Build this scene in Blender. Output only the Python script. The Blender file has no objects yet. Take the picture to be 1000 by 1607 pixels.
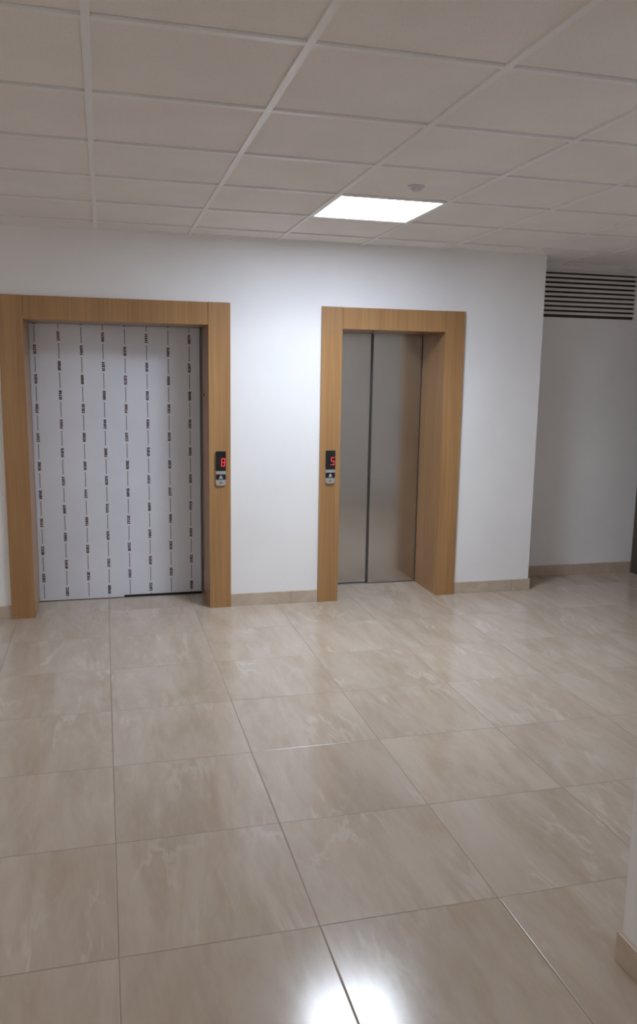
import bpy, bmesh, math, random
from mathutils import Vector, Matrix
random.seed(4)
scene = bpy.context.scene
C = scene.collection

# ------------------------------------------------------------------ camera
CAM = Vector((0, -5.655, 1.642))
RIGHT = Vector((0.96727048, -0.2532731, 0.01550998))
UP = Vector((0.02675793, 0.16259179, 0.98633053))
FWD = Vector((0.25233278, 0.95363339, -0.1640473))
cam_d = bpy.data.cameras.new('camera')
cam = bpy.data.objects.new('camera', cam_d)
C.objects.link(cam)
m = Matrix((RIGHT, UP, -FWD)).transposed().to_4x4()
m.translation = CAM
cam.matrix_world = m
cam_d.sensor_fit = 'HORIZONTAL'
cam_d.sensor_width = 36
cam_d.lens = 1280.6 / 1000 * 36
cam_d.clip_start = 0.02
scene.camera = cam

# ------------------------------------------------------------------ world, light levels, exposure
world = bpy.data.worlds.new('world')
scene.world = world
world.use_nodes = True
world.node_tree.nodes['Background'].inputs[0].default_value = (0.9, 0.95, 1, 1)
world.node_tree.nodes['Background'].inputs[1].default_value = 0.0
LAMP_MAIN = 10.2      # the visible ceiling panel
PANEL_POWER = 5.2; PANEL_SPREAD = 140   # light thrown down by the prismatic panel
FILL_SIDE = 1.3        # weak fill panel added out of view on the right
FILL_FAR = 7.2        # fill panels added out of view to lift the overall brightness
vs = scene.view_settings
vs.view_transform = 'Standard'
vs.look = 'None'
vs.gamma = 1
vs.use_curve_mapping = False
vs.exposure = 1.52
scene.cycles.max_bounces = 12
scene.cycles.diffuse_bounces = 8

H = 2.547             # ceiling height
RZ = 0.39             # depth of the niche right of the lifts
WX = 3.22             # right corner of the lift wall
GX, GY, T = -0.0175, -0.2815, 0.6
PX, PY = 1.395, -3.85 # corner of the near wall
XL, XR, YB = -4.2, 4.44, -9.0

# ------------------------------------------------------------------ materials
def mat(name, base=(0.8, 0.8, 0.8), rough=0.6, metal=0.0, spec=0.5, coat=0.0, coat_r=0.1):
    mt = bpy.data.materials.new(name)
    mt.use_nodes = True
    b = mt.node_tree.nodes['Principled BSDF']
    b.inputs['Base Color'].default_value = (*base, 1)
    b.inputs['Roughness'].default_value = rough
    b.inputs['Metallic'].default_value = metal
    b.inputs['Specular IOR Level'].default_value = spec
    b.inputs['Coat Weight'].default_value = coat
    b.inputs['Coat Roughness'].default_value = coat_r
    return mt

class N:
    """small node helper"""
    def __init__(s, mt):
        s.t = mt.node_tree
        s.b = s.t.nodes['Principled BSDF']
    def n(s, kind, **kw):
        nd = s.t.nodes.new(kind)
        for k, v in kw.items():
            setattr(nd, k, v)
        return nd
    def l(s, a, b):
        s.t.links.new(a, b)
    def setin(s, nd, i, v):
        if hasattr(v, 'is_linked') or isinstance(v, bpy.types.NodeSocket):
            s.l(v, nd.inputs[i])
        else:
            nd.inputs[i].default_value = v
    def math(s, op, a, b=None, c=None, clamp=False):
        nd = s.n('ShaderNodeMath', operation=op, use_clamp=clamp)
        s.setin(nd, 0, a)
        if b is not None: s.setin(nd, 1, b)
        if c is not None: s.setin(nd, 2, c)
        return nd.outputs[0]
    def vmath(s, op, a, b):
        nd = s.n('ShaderNodeVectorMath', operation=op)
        s.setin(nd, 0, a); s.setin(nd, 1, b)
        return nd.outputs[0]
    def mix(s, f, a, b):
        nd = s.n('ShaderNodeMix', data_type='RGBA')
        s.setin(nd, 0, f)
        for i, v in ((6, a), (7, b)):
            if isinstance(v, bpy.types.NodeSocket): s.l(v, nd.inputs[i])
            else: nd.inputs[i].default_value = (*v, 1)
        return nd.outputs[2]
    def pos(s):
        return s.n('ShaderNodeNewGeometry').outputs['Position']
    def noise(s, vec, scale, detail=3, rough=0.5, dist=0.0):
        nd = s.n('ShaderNodeTexNoise')
        s.l(vec, nd.inputs['Vector'])
        nd.inputs['Scale'].default_value = scale
        nd.inputs['Detail'].default_value = detail
        nd.inputs['Roughness'].default_value = rough
        nd.inputs['Distortion'].default_value = dist
        return nd.outputs['Fac']
    def ramp(s, f, lo, hi):
        nd = s.n('ShaderNodeMapRange')
        nd.interpolation_type = 'SMOOTHSTEP'
        s.l(f, nd.inputs[0]); nd.inputs[1].default_value = lo; nd.inputs[2].default_value = hi
        return nd.outputs[0]
    def bump(s, h, strength, dist=0.01):
        nd = s.n('ShaderNodeBump')
        nd.inputs['Strength'].default_value = strength
        nd.inputs['Distance'].default_value = dist
        s.l(h, nd.inputs['Height'])
        s.l(nd.outputs[0], s.b.inputs['Normal'])

def wall_material():
    mt = mat('wall_paint', (0.78, 0.77, 0.765), 0.55, spec=0.3)
    n = N(mt); p = n.pos()
    f = n.noise(p, 1.3, 4)
    n.l(n.mix(n.ramp(f, .35, .65), (0.825, 0.82, 0.82), (0.865, 0.86, 0.86)), n.b.inputs['Base Color'])
    n.bump(n.noise(p, 140, 3), 0.12, 0.003)
    return mt
M_wall = wall_material()

def ceiling_material():
    mt = mat('ceiling_tile', (0.62, 0.585, 0.57), 0.85, spec=0.2)
    n = N(mt); p = n.pos()
    f = n.noise(p, 3.0, 5)
    sp = n.ramp(n.noise(p, 190, 2), .60, .72)
    c = n.mix(n.ramp(f, .3, .7), (0.83, 0.80, 0.775), (0.87, 0.84, 0.815))
    n.l(n.mix(n.math('MULTIPLY', sp, .22), c, (0.35, 0.33, 0.32)), n.b.inputs['Base Color'])
    n.bump(n.noise(p, 160, 3), 0.2, 0.003)
    return mt
M_ceil = ceiling_material()
M_bar = mat('ceiling_bar_enamel', (0.85, 0.835, 0.825), 0.35)

TS, FX, FY = 0.5924, 0.0022, -0.5401
def floor_material():
    mt = mat('polished_porcelain', (0.6, 0.5, 0.42), 0.1)
    n = N(mt); p = n.pos()
    uv = n.vmath('DIVIDE', n.vmath('SUBTRACT', p, (FX, FY, 0)), (TS, TS, 1))
    cell = n.n('ShaderNodeVectorMath', operation='FLOOR'); n.l(uv, cell.inputs[0])
    fr = n.vmath('SUBTRACT', uv, cell.outputs[0])
    wn = n.n('ShaderNodeTexWhiteNoise', noise_dimensions='2D'); n.l(cell.outputs[0], wn.inputs['Vector'])
    # per-tile shift of the marbling
    sh = n.n('ShaderNodeVectorMath', operation='MULTIPLY'); n.l(wn.outputs['Color'], sh.inputs[0]); sh.inputs[1].default_value = (37, 53, 0)
    q = n.vmath('ADD', p, sh.outputs[0])
    mp = n.n('ShaderNodeMapping'); n.l(q, mp.inputs['Vector'])
    mp.inputs['Rotation'].default_value = (0, 0, math.radians(-28))
    mp.inputs['Scale'].default_value = (3.0, 0.7, 1)
    cloud = n.noise(mp.outputs[0], 1.7, 6, .6, .6)
    fine = n.noise(mp.outputs[0], 9, 5, .65, .4)
    vein = n.noise(mp.outputs[0], 1.5, 4, .6, .45)
    v = n.math('ABSOLUTE', n.math('SUBTRACT', vein, 0.5))
    v = n.math('SUBTRACT', 1.0, n.ramp(v, 0.0, 0.035))
    v = n.math('MULTIPLY', v, n.ramp(n.noise(q, 2.2, 2), .45, .65))
    c = n.mix(n.ramp(cloud, .30, .70), (0.42, 0.335, 0.26), (0.51, 0.43, 0.36))
    c = n.mix(n.math('MULTIPLY', n.ramp(fine, .35, .75), .35), c, (0.53, 0.47, 0.405))
    c = n.mix(n.math('MULTIPLY', v, .38), c, (0.64, 0.59, 0.54))
    tone = n.math('MULTIPLY', n.math('SUBTRACT', wn.outputs['Value'], .5), .06)
    hs = n.n('ShaderNodeHueSaturation'); n.l(c, hs.inputs['Color']); n.l(n.math('ADD', tone, 1.0), hs.inputs['Value'])
    # joints
    sx = n.n('ShaderNodeSeparateXYZ'); n.l(fr, sx.inputs[0])
    def edge(o):
        return n.math('SUBTRACT', 0.5, n.math('ABSOLUTE', n.math('SUBTRACT', o, 0.5)))
    e = n.math('MINIMUM', edge(sx.outputs[0]), edge(sx.outputs[1]))
    j = n.math('SUBTRACT', 1.0, n.ramp(e, 0.0018, 0.0036))
    col = n.mix(n.math('MULTIPLY', j, .85), hs.outputs[0], (0.21, 0.165, 0.13))
    n.l(col, n.b.inputs['Base Color'])
    n.l(n.math('ADD', n.math('MULTIPLY', j, .35), n.math('ADD', .14, n.math('MULTIPLY', fine, .05))), n.b.inputs['Roughness'])
    hgt = n.math('ADD', n.ramp(e, 0.001, 0.0065), n.math('MULTIPLY', n.noise(p, 3.5, 2), .10))
    n.bump(hgt, 0.35, 0.004)
    n.b.inputs['IOR'].default_value = 1.52
    return mt
M_floor = floor_material()

def baseboard_material():
    mt = mat('skirting_tile', (0.42, 0.33, 0.245), 0.3)
    n = N(mt); p = n.pos()
    f = n.noise(p, 8, 5, .6, .5)
    c = n.mix(n.ramp(f, .3, .7), (0.48, 0.385, 0.295), (0.57, 0.475, 0.38))
    s = n.n('ShaderNodeSeparateXYZ'); n.l(p, s.inputs[0])
    a = n.math('FRACT', n.math('DIVIDE', n.math('ADD', n.math('ADD', s.outputs[0], s.outputs[1]), 10.27), 0.5924))
    j = n.math('LESS_THAN', n.math('ABSOLUTE', n.math('SUBTRACT', a, .5)), .003)
    n.l(n.mix(n.math('MULTIPLY', j, .6), c, (0.2, 0.15, 0.11)), n.b.inputs['Base Color'])
    return mt
M_base = baseboard_material()

def wood_material(name='oak_laminate', a=(0.315, 0.161, 0.060), b=(0.425, 0.236, 0.095)):
    mt = mat(name, a, 0.34, coat=0.25, coat_r=.22)
    n = N(mt); p = n.pos()
    mp = n.n('ShaderNodeMapping'); n.l(p, mp.inputs['Vector']); mp.inputs['Scale'].default_value = (60, 60, 1.4)
    f = n.noise(mp.outputs[0], 1.0, 5, .6, .2)
    mp2 = n.n('ShaderNodeMapping'); n.l(p, mp2.inputs['Vector']); mp2.inputs['Scale'].default_value = (9, 9, .7)
    g = n.noise(mp2.outputs[0], 1.0, 3, .5, .5)
    k = n.math('ADD', n.math('MULTIPLY', n.ramp(f, .3, .7), .55), n.math('MULTIPLY', n.ramp(g, .3, .7), .45))
    n.l(n.mix(k, a, b), n.b.inputs['Base Color'])
    n.bump(f, 0.06, 0.001)
    return mt
M_wood = wood_material()
M_darkwood = wood_material('dark_wood', (0.060, 0.040, 0.030), (0.095, 0.066, 0.05))

def steel_material():
    mt = mat('brushed_steel', (0.50, 0.475, 0.44), 0.33, 1.0)
    n = N(mt); p = n.pos()
    mp = n.n('ShaderNodeMapping'); n.l(p, mp.inputs['Vector']); mp.inputs['Scale'].default_value = (260, 260, 2.0)
    f = n.noise(mp.outputs[0], 1.0, 4, .6)
    g = n.noise(p, 1.6, 3)
    n.l(n.mix(n.ramp(g, .3, .7), (0.54, 0.52, 0.485), (0.60, 0.58, 0.545)), n.b.inputs['Base Color'])
    n.l(n.math("ADD", .17, n.math("MULTIPLY", f, .05)), n.b.inputs['Roughness'])
    return mt
M_steel = steel_material()
M_steel_dark = mat('steel_edge', (0.16, 0.16, 0.16), 0.4, 0.7)
M_alu = mat('aluminium_sill', (0.62, 0.62, 0.62), 0.35, 0.9)

def film_material():
    """bluish white protective film stuck on the steel, faintly wrinkled"""
    mt = mat('protective_film', (0.52, 0.545, 0.60), 0.38, 0.12, coat=0.3, coat_r=.25)
    n = N(mt); p = n.pos()
    g = n.noise(p, 2.2, 4)
    n.l(n.mix(n.ramp(g, .3, .7), (0.68, 0.71, 0.79), (0.73, 0.76, 0.84)), n.b.inputs['Base Color'])
    mp = n.n('ShaderNodeMapping'); n.l(p, mp.inputs['Vector']); mp.inputs['Scale'].default_value = (3, 3, 1.2)
    n.bump(n.noise(mp.outputs[0], 3.0, 3, .5, .5), 0.25, 0.01)
    return mt
M_film = film_material()
M_ink = mat('film_print_dark', (0.050, 0.024, 0.028), 0.6)
M_ink_red = mat('film_print_brown', (0.10, 0.035, 0.032), 0.6)
M_ink_line = mat('film_print_grey', (0.24, 0.235, 0.26), 0.6)
M_black = mat('black_gloss', (0.010, 0.011, 0.011), 0.15)
M_rubber = mat('black_gap', (0.012, 0.012, 0.012), 0.8)
M_silver = mat('satin_metal', (0.60, 0.59, 0.57), 0.32, 0.8)
M_icon = mat('button_icon', (0.45, 0.45, 0.48), 0.4)
M_vent = mat('vent_enamel', (0.66, 0.62, 0.60), 0.5)
M_vent_back = mat('vent_dark', (0.05, 0.042, 0.04), 0.9)
M_white = mat('white_plastic', (0.62, 0.61, 0.61), 0.4)
M_white_frame = mat('lamp_frame_white', (0.80, 0.80, 0.80), 0.4)
M_brass = mat('brass', (0.5, 0.36, 0.14), 0.35, 1.0)

def emit(name, col, s):
    mt = bpy.data.materials.new(name); mt.use_nodes = True
    b = mt.node_tree.nodes['Principled BSDF']
    b.inputs['Base Color'].default_value = (*[min(c, .8) for c in col], 1)
    b.inputs['Emission Color'].default_value = (*col, 1)
    b.inputs['Emission Strength'].default_value = s
    return mt
M_lamp = emit('lamp_diffuser_lit', (0.86, 0.965, 1.15), LAMP_MAIN)
M_fill_far = emit('fill_panel_far', (0.95, 0.98, 1.0), FILL_FAR)  # glow of the added panels behind and left of the view
M_fill_side = emit('fill_panel_side', (0.95, 0.98, 1.0), FILL_SIDE)  # faint glow of the added panel right of the view
M_red = emit('red_led', (1.0, 0.035, 0.05), 0.30)

# ------------------------------------------------------------------ mesh helpers
class MB:
    def __init__(s):
        s.bm = bmesh.new()
    def box(s, x0, x1, y0, y1, z0, z1, mi=0):
        vs_ = [s.bm.verts.new((x, y, z)) for x in (x0, x1) for y in (y0, y1) for z in (z0, z1)]
        for f in ((0, 1, 3, 2), (4, 6, 7, 5), (0, 4, 5, 1), (2, 3, 7, 6), (0, 2, 6, 4), (1, 5, 7, 3)):
            fc = s.bm.faces.new([vs_[i] for i in f]); fc.material_index = mi
        return s
    def prism(s, pts, y0, y1, mi=0):
        """outline in the x-z plane, extruded along y"""
        a = [s.bm.verts.new((x, y0, z)) for x, z in pts]
        b = [s.bm.verts.new((x, y1, z)) for x, z in pts]
        n = len(pts)
        s.bm.faces.new(a).material_index = mi
        s.bm.faces.new(b[::-1]).material_index = mi
        for i in range(n):
            s.bm.faces.new((a[i], a[(i + 1) % n], b[(i + 1) % n], b[i])).material_index = mi
        return s
    def lathe(s, prof, cx, cy, seg=32, mi=0):
        rings = []
        for r, z in prof:
            rings.append([s.bm.verts.new((cx + r * math.cos(2 * math.pi * k / seg), cy + r * math.sin(2 * math.pi * k / seg), z)) for k in range(seg)])
        for a, b in zip(rings, rings[1:]):
            for k in range(seg):
                s.bm.faces.new((a[k], a[(k + 1) % seg], b[(k + 1) % seg], b[k])).material_index = mi
        s.bm.faces.new(rings[0]); s.bm.faces.new(rings[-1][::-1])
        return s
    def build(s, name, mats, parent=None, bevel=0.0, smooth=False):
        bmesh.ops.recalc_face_normals(s.bm, faces=s.bm.faces)
        me = bpy.data.meshes.new(name)
        s.bm.to_mesh(me); s.bm.free()
        for mm in (mats if isinstance(mats, (list, tuple)) else [mats]):
            me.materials.append(mm)
        o = bpy.data.objects.new(name, me); C.objects.link(o)
        if smooth:
            for pgn in me.polygons: pgn.use_smooth = True
        if parent is not None:
            o.parent = parent
            o.matrix_parent_inverse = Matrix.Translation(-parent.location)
        if bevel:
            b = o.modifiers.new('bevel', 'BEVEL'); b.width = bevel; b.segments = 2
            b.limit_method = 'ANGLE'
        return o

def thing(name, label, cat, loc, group=None):
    o = bpy.data.objects.new(name, None); C.objects.link(o)
    o.location = loc; o.empty_display_size = .1
    o['label'] = label; o['category'] = cat
    if group: o['group'] = group
    return o

def struct(o, label, cat):
    o['kind'] = 'structure'; o['label'] = label; o['category'] = cat
    return o

# ------------------------------------------------------------------ room shell
FW = 0.15                      # width of the wooden frame boards
DOORS = {'wide': (-0.478, 0.702), 'narrow': (1.645, 2.427)}
ZD = 1.973
YF = -0.022                    # face of the frames
LIN = 0.018                    # thickness of the boards lining the openings

b = MB().box(XL - .1, XR + .1, YB - .1, 1.2, -0.1, 0.0)
struct(b.build('floor', M_floor), 'polished beige marbled floor tiles with thin grout lines', 'floor')

# wall with the two lift openings
a0, a1 = DOORS['wide'][0] - LIN, DOORS['wide'][1] + LIN
b0, b1 = DOORS['narrow'][0] - LIN, DOORS['narrow'][1] + LIN
zt = ZD + LIN
w = MB()
w.box(XL, a0, 0, .60, 0, H + .05)
w.box(a1, b0, 0, .60, 0, H + .05)
w.box(b1, WX, 0, .60, 0, H + .05)
w.box(a0, a1, 0, .60, zt, H + .05)
w.box(b0, b1, 0, .60, zt, H + .05)
w.box(a0, a1, .50, .60, 0, zt)
w.box(b0, b1, .50, .60, 0, zt)
struct(w.build('wall_front', M_wall), 'white painted wall around the two lift doorways', 'wall')
w = MB().box(WX, XR + .1, RZ, RZ + .12, 0, H + .05)
struct(w.build('wall_niche', M_wall), 'shaded white wall set back right of the lifts, under the vent grille', 'wall')
w = MB().box(XL - .1, XL, YB, .60, 0, H + .05)
struct(w.build('wall_left', M_wall), 'white side wall at the left end of the lobby', 'wall')
w = MB().box(XL - .1, PX, YB - .1, YB, 0, H + .05)
struct(w.build('wall_back', M_wall), 'white wall at the back of the lobby', 'wall')
w = MB().box(PX, PX + 3.2, YB - .1, PY, 0, H + .05)
struct(w.build('wall_near', M_wall), 'grey-white wall corner at the right edge, closest to the viewer', 'wall')
w = MB().box(XR, XR + .12, PY, RZ, 0, H + .05)
struct(w.build('wall_right', M_wall), 'white side wall right of the recessed wall', 'wall')

# skirting
BH, BT = 0.09, 0.012
s = MB()
s.box(XL, a0 - FW + LIN, -BT, 0, 0, BH)
struct(s.build('baseboard_left', M_base, bevel=.0015), 'beige tiled skirting left of the wide lift', 'baseboard')
s = MB().box(a1 + FW - LIN, b0 - FW + LIN, -BT, 0, 0, BH)
struct(s.build('baseboard_middle', M_base, bevel=.0015), 'beige tiled skirting between the two lifts', 'baseboard')
s = MB().box(b1 + FW - LIN, WX + BT, -BT, 0, 0, BH).box(WX, WX + BT, 0, RZ - BT, 0, BH)
struct(s.build('baseboard_right', M_base, bevel=.0015), 'beige tiled skirting right of the narrow lift, round the corner', 'baseboard')
s = MB().box(WX, XR, RZ - BT, RZ, 0, BH)
struct(s.build('baseboard_niche', M_base, bevel=.0015), 'shaded beige skirting along the recessed wall', 'baseboard')
s = MB().box(PX - BT, PX, YB, PY, 0, BH).box(PX - BT, XR, PY, PY + BT, 0, BH)
struct(s.build('baseboard_near', M_base, bevel=.0015), 'brown-beige skirting on the near wall corner at the right edge', 'baseboard')

# dark door on the right side wall, only its edge enters the picture
d1 = MB().box(XR - .03, XR, -.85, RZ - .03, 0, 2.1)
d1 = struct(d1.build('door_1', M_darkwood, bevel=.002), 'dark brown wooden door edge beside the recessed wall', 'door')

# suspended ceiling: tiles held in a grid of enamelled bars
LX0, LX1 = GX + 2 * T, GX + 3 * T       # tile taken by the visible lamp
LY0, LY1 = GY - 2 * T, GY - T
xs = [GX + k * T for k in range(-8, 9)]
ys = [GY + k * T for k in range(-16, 3)]
RC = 0.009
HWB_ = 0.0115
IN = 0.0150                             # tiles stop short of the bar edge: a thin dark reveal
FILL_TILES = [(0, -13), (-4, -13), (-5, -5), (4, -5)]             # tiles taken by the added, unseen fill panels (column, row)
c = MB()
for i in range(len(xs) - 1):
    for j in range(len(ys) - 1):
        x0, x1, y0, y1 = xs[i], xs[i + 1], ys[j], ys[j + 1]
        x0 = max(x0, XL); x1 = min(x1, XR); y0 = max(y0, YB)
        if x0 >= x1 or y0 >= y1: continue
        if x1 <= WX: y1 = min(y1, 0.0)
        elif x0 >= WX or y1 <= 0: y1 = min(y1, RZ)
        else: y1 = min(y1, RZ)
        if y0 >= y1: continue
        if abs(x0 - LX0) < .01 and abs(y0 - LY0) < .01: continue
        if (i - 8, j - 16) in FILL_TILES: continue
        if y1 > 0 and x0 < WX < x1:
            c.box(x0 + IN, WX, y0 + IN, 0, H + RC, H + RC + .015)
            c.box(WX, x1 - IN, y0 + IN, y1, H + RC, H + RC + .015)
            continue
        c.box(x0 + HWB_, x1 - HWB_, y0 + IN, y1 - IN, H + RC, H + RC + .015)
cl = struct(c.build('ceiling', M_ceil), 'suspended ceiling of square off-white tiles', 'ceiling')
g = MB(); HWB = 0.012
for x in xs:
    if XL < x < XR:
        g.box(x - HWB, x + HWB, YB, (0 if x < WX else RZ), H, H + RC + .001)
for y in ys:
    if y < 0: g.box(XL, XR, y - HWB, y + HWB, H + .0002, H + RC + .0012)
    elif y < RZ: g.box(WX, XR, y - HWB, y + HWB, H + .0002, H + RC + .0012)
# wall angle
g.box(XL, WX, -.016, 0, H + .0004, H + RC + .0014)
g.box(WX, XR, RZ - .016, RZ, H + .0004, H + RC + .0014)
g.build('ceiling_grid', M_bar, cl)

# plenum cover so no light leaks in
k = MB().box(XL - .1, XR + .15, YB - .1, 1.2, H + .12, H + .2)
struct(k.build('ceiling_slab', M_ceil), 'slab above the suspended ceiling', 'ceiling')

# ------------------------------------------------------------------ ceiling lamps
def ceiling_lamp(x0, y0, m_, label):
    r = thing('ceiling_light', label, 'ceiling light', (x0 + T / 2, y0 + T / 2, H))
    e = HWB
    x1, y1 = x0 + T, y0 + T
    f = MB(); t = .010
    f.box(x0 + e, x1 - e, y0 + e, y0 + e + t, H + .001, H + .03)
    f.box(x0 + e, x1 - e, y1 - e - t, y1 - e, H + .001, H + .03)
    f.box(x0 + e, x0 + e + t, y0 + e + t, y1 - e - t, H + .001, H + .03)
    f.box(x1 - e - t, x1 - e, y0 + e + t, y1 - e - t, H + .001, H + .03)
    f.box(x0 + e, x1 - e, y0 + e, y1 - e, H + .03, H + .04)
    f.build('lamp_frame', M_white_frame, r)
    MB().box(x0 + e + t, x1 - e - t, y0 + e + t, y1 - e - t, H + .003, H + .012).build('diffuser', m_, r)
    return r
main_lamp = ceiling_lamp(LX0, LY0, M_lamp, 'brightly lit square white light panel set in the ceiling before the lifts')
ld = bpy.data.lights.new('panel_light', 'AREA'); ld.shape = 'SQUARE'; ld.size = .55
ld.energy = PANEL_POWER; ld.spread = math.radians(PANEL_SPREAD); ld.color = (0.86, 0.95, 1.0)
lo = bpy.data.objects.new('panel_light', ld); C.objects.link(lo)
lo.parent = main_lamp; lo.location = (0, 0, -.001)
for q, (i, j) in enumerate(FILL_TILES):  # invented panels, they only brighten the room
    ceiling_lamp(xs[i + 8], ys[j + 16], M_fill_side if q == 3 else M_fill_far,
                 ['added fill light panel far back, unseen behind the viewer', 'added fill light panel, unseen in the far back left corner',
                  'added fill light panel, unseen out on the left',
                  'weak added fill light panel, unseen on the right past the near wall corner'][q])

# smoke detector just before the lamp
sx_, sy_ = 1.493, -1.76
r = thing('smoke_detector', 'small round white smoke detector on the ceiling beside the lit panel', 'smoke detector', (sx_, sy_, H + RC))
MB().lathe([(.040, H + RC), (.041, H + .003), (.036, H - .001)], sx_, sy_).build('base', M_white, r, smooth=False)
MB().lathe([(.026, H - .001), (.026, H - .006), (.022, H - .013), (.010, H - .017)], sx_, sy_).build('sensor_dome', M_white, r)

# ------------------------------------------------------------------ vent grille
gx0, gx1, gz0, gz1 = WX + .02, 4.262, 2.142, 2.500
r = thing('vent_grille', 'long grey louvred ventilation grille high on the recessed wall', 'vent', ((gx0 + gx1) / 2, RZ, gz0))
f = MB()
f.box(gx0, gx1, RZ - .022, RZ, 2.490, 2.512)
f.box(gx0, gx0 + .02, RZ - .022, RZ, gz0, 2.490)
f.box(gx1 - .002, gx1, RZ - .020, RZ, gz0, 2.490)
f.build('frame', M_vent, r)
MB().box(gx0 + .02, gx1 - .002, RZ - .002, RZ, gz0, 2.490).build('backing', M_vent_back, r)
sl = MB(); n_sl = 9
pitch = .0365
for i in range(n_sl):
    z = 2.1625 + pitch * i
    pts = [(RZ - .021, z), (RZ - .004, z + .006), (RZ - .004, z + .0235), (RZ - .017, z + .0215), (RZ - .021, z + .0205)]
    A = [sl.bm.verts.new((gx0 + .02, y, zz)) for y, zz in pts]
    B = [sl.bm.verts.new((gx1 - .002, y, zz)) for y, zz in pts]
    sl.bm.faces.new(A); sl.bm.faces.new(B[::-1])
    for k_ in range(len(pts)):
        sl.bm.faces.new((A[k_], A[(k_ + 1) % len(pts)], B[(k_ + 1) % len(pts)], B[k_]))
sl.build('slats', M_vent, r)

# ------------------------------------------------------------------ lift frames
def lift_frame(x0, x1, depth, label):
    r = thing('door_frame', label, 'door frame', ((x0 + x1) / 2, 0, 0), 'wooden lift door frames')
    for sx, xi, xo in ((-1, x0, x0 - FW), (1, x1, x1 + FW)):
        p = MB()
        lo, hi = min(xi, xo), max(xi, xo)
        p.box(lo, hi, YF, -.0005, 0, ZD + FW)
        p.build('side_board', M_wood, r, bevel=.0012)
        q = MB().box(xi if sx > 0 else xi - LIN + .001, xi + LIN - .001 if sx > 0 else xi, -.0005, depth, 0, ZD)
        q.build('jamb_lining', M_wood, r)
    MB().box(x0 + .0015, x1 - .0015, YF + .0005, -.0005, ZD, ZD + FW - .001).build('head_board', M_wood, r, bevel=.0012)
    MB().box(x0, x1, -.0005, depth, ZD, ZD + LIN - .001).build('head_lining', M_wood, r)
    return r
lift_frame(*DOORS['wide'], .372, 'wide light oak frame around the film-covered lift door')
lift_frame(*DOORS['narrow'], .415, 'narrow light oak frame around the bare steel lift door')

# ------------------------------------------------------------------ lift doors
def film_print(mb, x0, x1, yface, z1):
    cols = [-.444, -.285, -.134, .012, .162, .313, .465, .616]
    rnd = random.Random(7)
    for k_, cx in enumerate(cols):
        if not (x0 < cx < x1): continue
        z = (.177 if k_ % 2 == 0 else .068) - .2024
        while z < z1 + .1:
            mi = 1 if rnd.random() < .6 else 2
            ye, yd = yface - .0006, yface + .0001
            h = .066
            def bx(a, b_, c_, d_, m_):
                c_ = max(c_, .014); d_ = min(d_, z1 - .003)
                if d_ - c_ > .0015: mb.box(a, b_, ye, yd, c_, d_, m_)
            # a stack of unreadable blocky characters turned on their side
            n_ch = 5
            ch = h / n_ch
            for q in range(n_ch):
                cz = z - h / 2 + q * ch
                kind = rnd.randrange(4)
                bx(cx - .0100, cx + .0100, cz + .001, cz + .0070, mi)
                if kind == 0:
                    bx(cx - .0095, cx - .005, cz, cz + ch - .001, mi)
                    bx(cx + .005, cx + .0095, cz, cz + ch - .001, mi)
                elif kind == 1:
                    bx(cx - .0025, cx + .0025, cz, cz + ch - .001, mi)
                    bx(cx - .0095, cx + .0095, cz + ch - .0045, cz + ch - .001, mi)
                elif kind == 2:
                    bx(cx - .0095, cx + .0095, cz + ch - .0055, cz + ch - .001, mi)
                    bx(cx + .005, cx + .0095, cz, cz + ch - .001, mi)
                else:
                    bx(cx - .0095, cx - .005, cz, cz + ch - .001, mi)
                    bx(cx - .0025, cx + .0025, cz + .004, cz + ch - .002, mi)
            bx(cx - .003, cx + .003, z + h / 2 + .014, z + .2024 - h / 2 - .014, 3)
            z += .2024

x0, x1 = DOORS['wide']
r = thing('lift_door', 'wide two-panel lift door still covered in printed white protective film', 'lift door', ((x0 + x1) / 2, .40, 0))
seam = .117
p = MB(); p.box(x0 + .001, seam, .382, .402, .006, ZD - .001); film_print(p, x0, seam, .382, ZD)
p.build('door_panel', [M_film, M_ink, M_ink_red, M_ink_line], r)
p = MB(); p.box(seam - .05, x1 - .012, .406, .426, .013, ZD - .001); film_print(p, seam, x1, .406, ZD)
p.build('door_panel', [M_film, M_ink, M_ink_red, M_ink_line], r)
MB().box(x1 - .010, x1 - .001, .376, .44, 0.004, ZD - .001).build('edge_trim', M_steel_dark, r)
MB().box(x0 + .001, x1 - .001, .39, .48, 0, .004).build('sill', M_rubber, r)

x0, x1 = DOORS['narrow']
r = thing('lift_door', 'narrow two-panel lift door of bare brushed stainless steel', 'lift door', ((x0 + x1) / 2, .44, 0))
seam = 2.028
p = MB().box(x0 + .001, seam + .05, .456, .476, .010, ZD - .001).build('door_panel', M_steel, r)
p = MB().box(seam, x1 - .006, .424, .444, .008, ZD - .001).build('door_panel', M_steel, r)
MB().box(seam - .004, seam - .0005, .424, .450, .008, ZD - .001).build('leading_edge', M_steel_dark, r)
MB().box(x1 - .005, x1 - .001, .418, .47, 0.004, ZD - .001).build('edge_trim', M_steel_dark, r)
MB().box(x0 + .001, x1 - .001, .418, .49, 0, .004).build('sill', M_alu, r)
# lock barrel on the wide frame's right lining
x1 = DOORS['wide'][1]
r = thing('keyhole', 'tiny dark lock with brass plate on the right lining of the film-covered lift', 'lock', (x1 - .001, .20, 1.50))
MB().box(x1 - .003, x1 - .0002, .18, .24, 1.42, 1.54).build('plate', M_brass, r)
MB().box(x1 - .006, x1 - .003, .20, .22, 1.49, 1.51).build('barrel', M_rubber, r)

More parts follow.
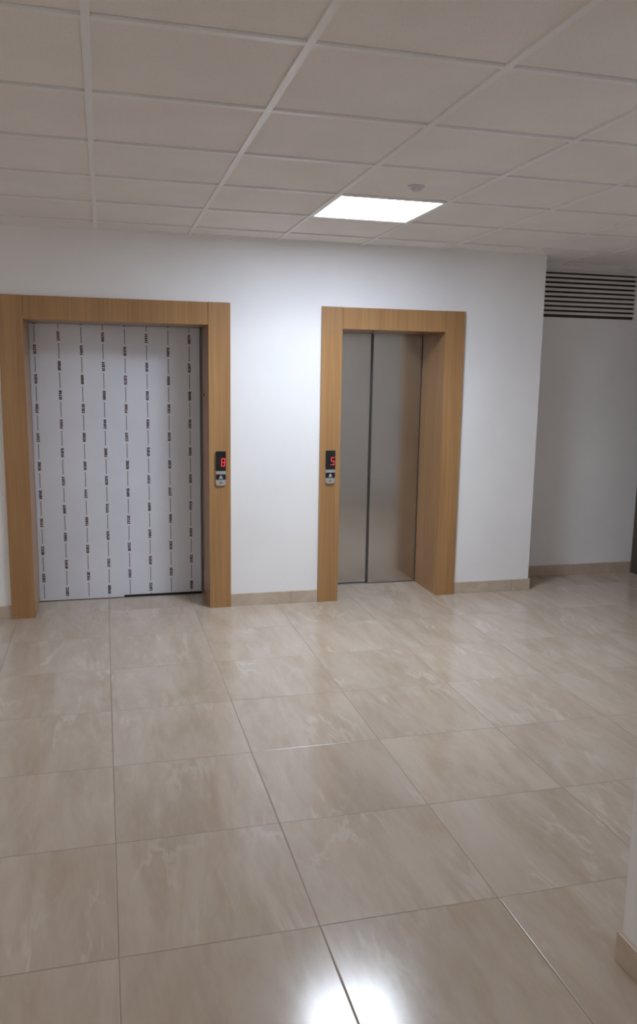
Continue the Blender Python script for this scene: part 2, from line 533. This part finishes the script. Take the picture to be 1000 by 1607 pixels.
# ------------------------------------------------------------------ call panels
SEG = {'8': 'abcdefg', '5': 'afgcd'}
def digit(mb, ch, cx, cz, w_, h_, y0, y1, slant=.06):
    t = .0042
    hw, hh = w_ / 2, h_ / 2
    g_ = .0008
    segs = {'a': (-hw + g_, hw - g_, hh - t, hh), 'g': (-hw + g_, hw - g_, -t / 2, t / 2), 'd': (-hw + g_, hw - g_, -hh, -hh + t),
            'f': (-hw, -hw + t, g_ * 2, hh - g_), 'b': (hw - t, hw, g_ * 2, hh - g_),
            'e': (-hw, -hw + t, -hh + g_, -g_ * 2), 'c': (hw - t, hw, -hh + g_, -g_ * 2)}
    for s_ in SEG[ch]:
        a, b_, c_, d_ = segs[s_]
        mb.prism([(cx + a + c_ * slant, cz + c_), (cx + b_ + c_ * slant, cz + c_), (cx + b_ + d_ * slant, cz + d_), (cx + a + d_ * slant, cz + d_)], y0, y1)

def rounded(x0, x1, z0, z1, rb, rt):
    pts = []
    for cx, cz, rr, a in ((x0 + rb, z0 + rb, rb, 180), (x1 - rb, z0 + rb, rb, 270), (x1 - rt, z1 - rt, rt, 0), (x0 + rt, z1 - rt, rt, 90)):
        for k_ in range(7):
            t = math.radians(a + 15 * k_)
            pts.append((cx + rr * math.cos(t), cz + rr * math.sin(t)))
    return pts

def call_panel(cx, z0, ch, label):
    W, Hh = .070, .240
    r = thing('call_panel', label, 'lift call panel', (cx, YF, z0), 'lift call panels')
    yb = YF - .0003; yf = YF - .014
    x0, x1 = cx - W / 2, cx + W / 2
    MB().prism(rounded(x0, x1, z0, z0 + Hh, .018, .008), yf, yb).build('faceplate', M_silver, r, bevel=.001)
    zb = z0 + Hh
    MB().prism(rounded(x0 - .0005, x1 + .0005, zb - .137, zb + .0005, .002, .008), yf - .002, yf - .0002).build('display', M_black, r)
    disp = r.children[-1]
    dg = MB(); digit(dg, ch, cx + .016, zb - .077, .026, .056, yf - .0035, yf - .0022)
    dgo = dg.build('digit', M_red); dgo.parent = disp
    bt = MB().prism(rounded(x0 + .001, x1 - .001, z0 + .042, z0 + .080, .003, .003), yf - .002, yf - .0002).build('button', M_black, r)
    ic = MB()
    zc = z0 + .061
    ic.prism([(cx - .013, zc - .006), (cx + .013, zc - .006), (cx, zc + .015)], yf - .0032, yf - .0021)
    ic.box(cx - .014, cx + .014, yf - .0032, yf - .0021, zc - .013, zc - .0095)
    ico = ic.build('arrow', M_icon); ico.parent = bt
    MB().prism(rounded(cx - .006, cx + .006, z0 + .014, z0 + .026, .005, .005), yf - .0012, yf - .0002).build('keyhole', M_steel_dark, r)
    return r
call_panel(.781, .880, '8', 'black and silver call panel with a red 8, on the film-covered lift frame')
call_panel(1.570, .880, '5', 'black and silver call panel with a red 5, on the steel lift frame')
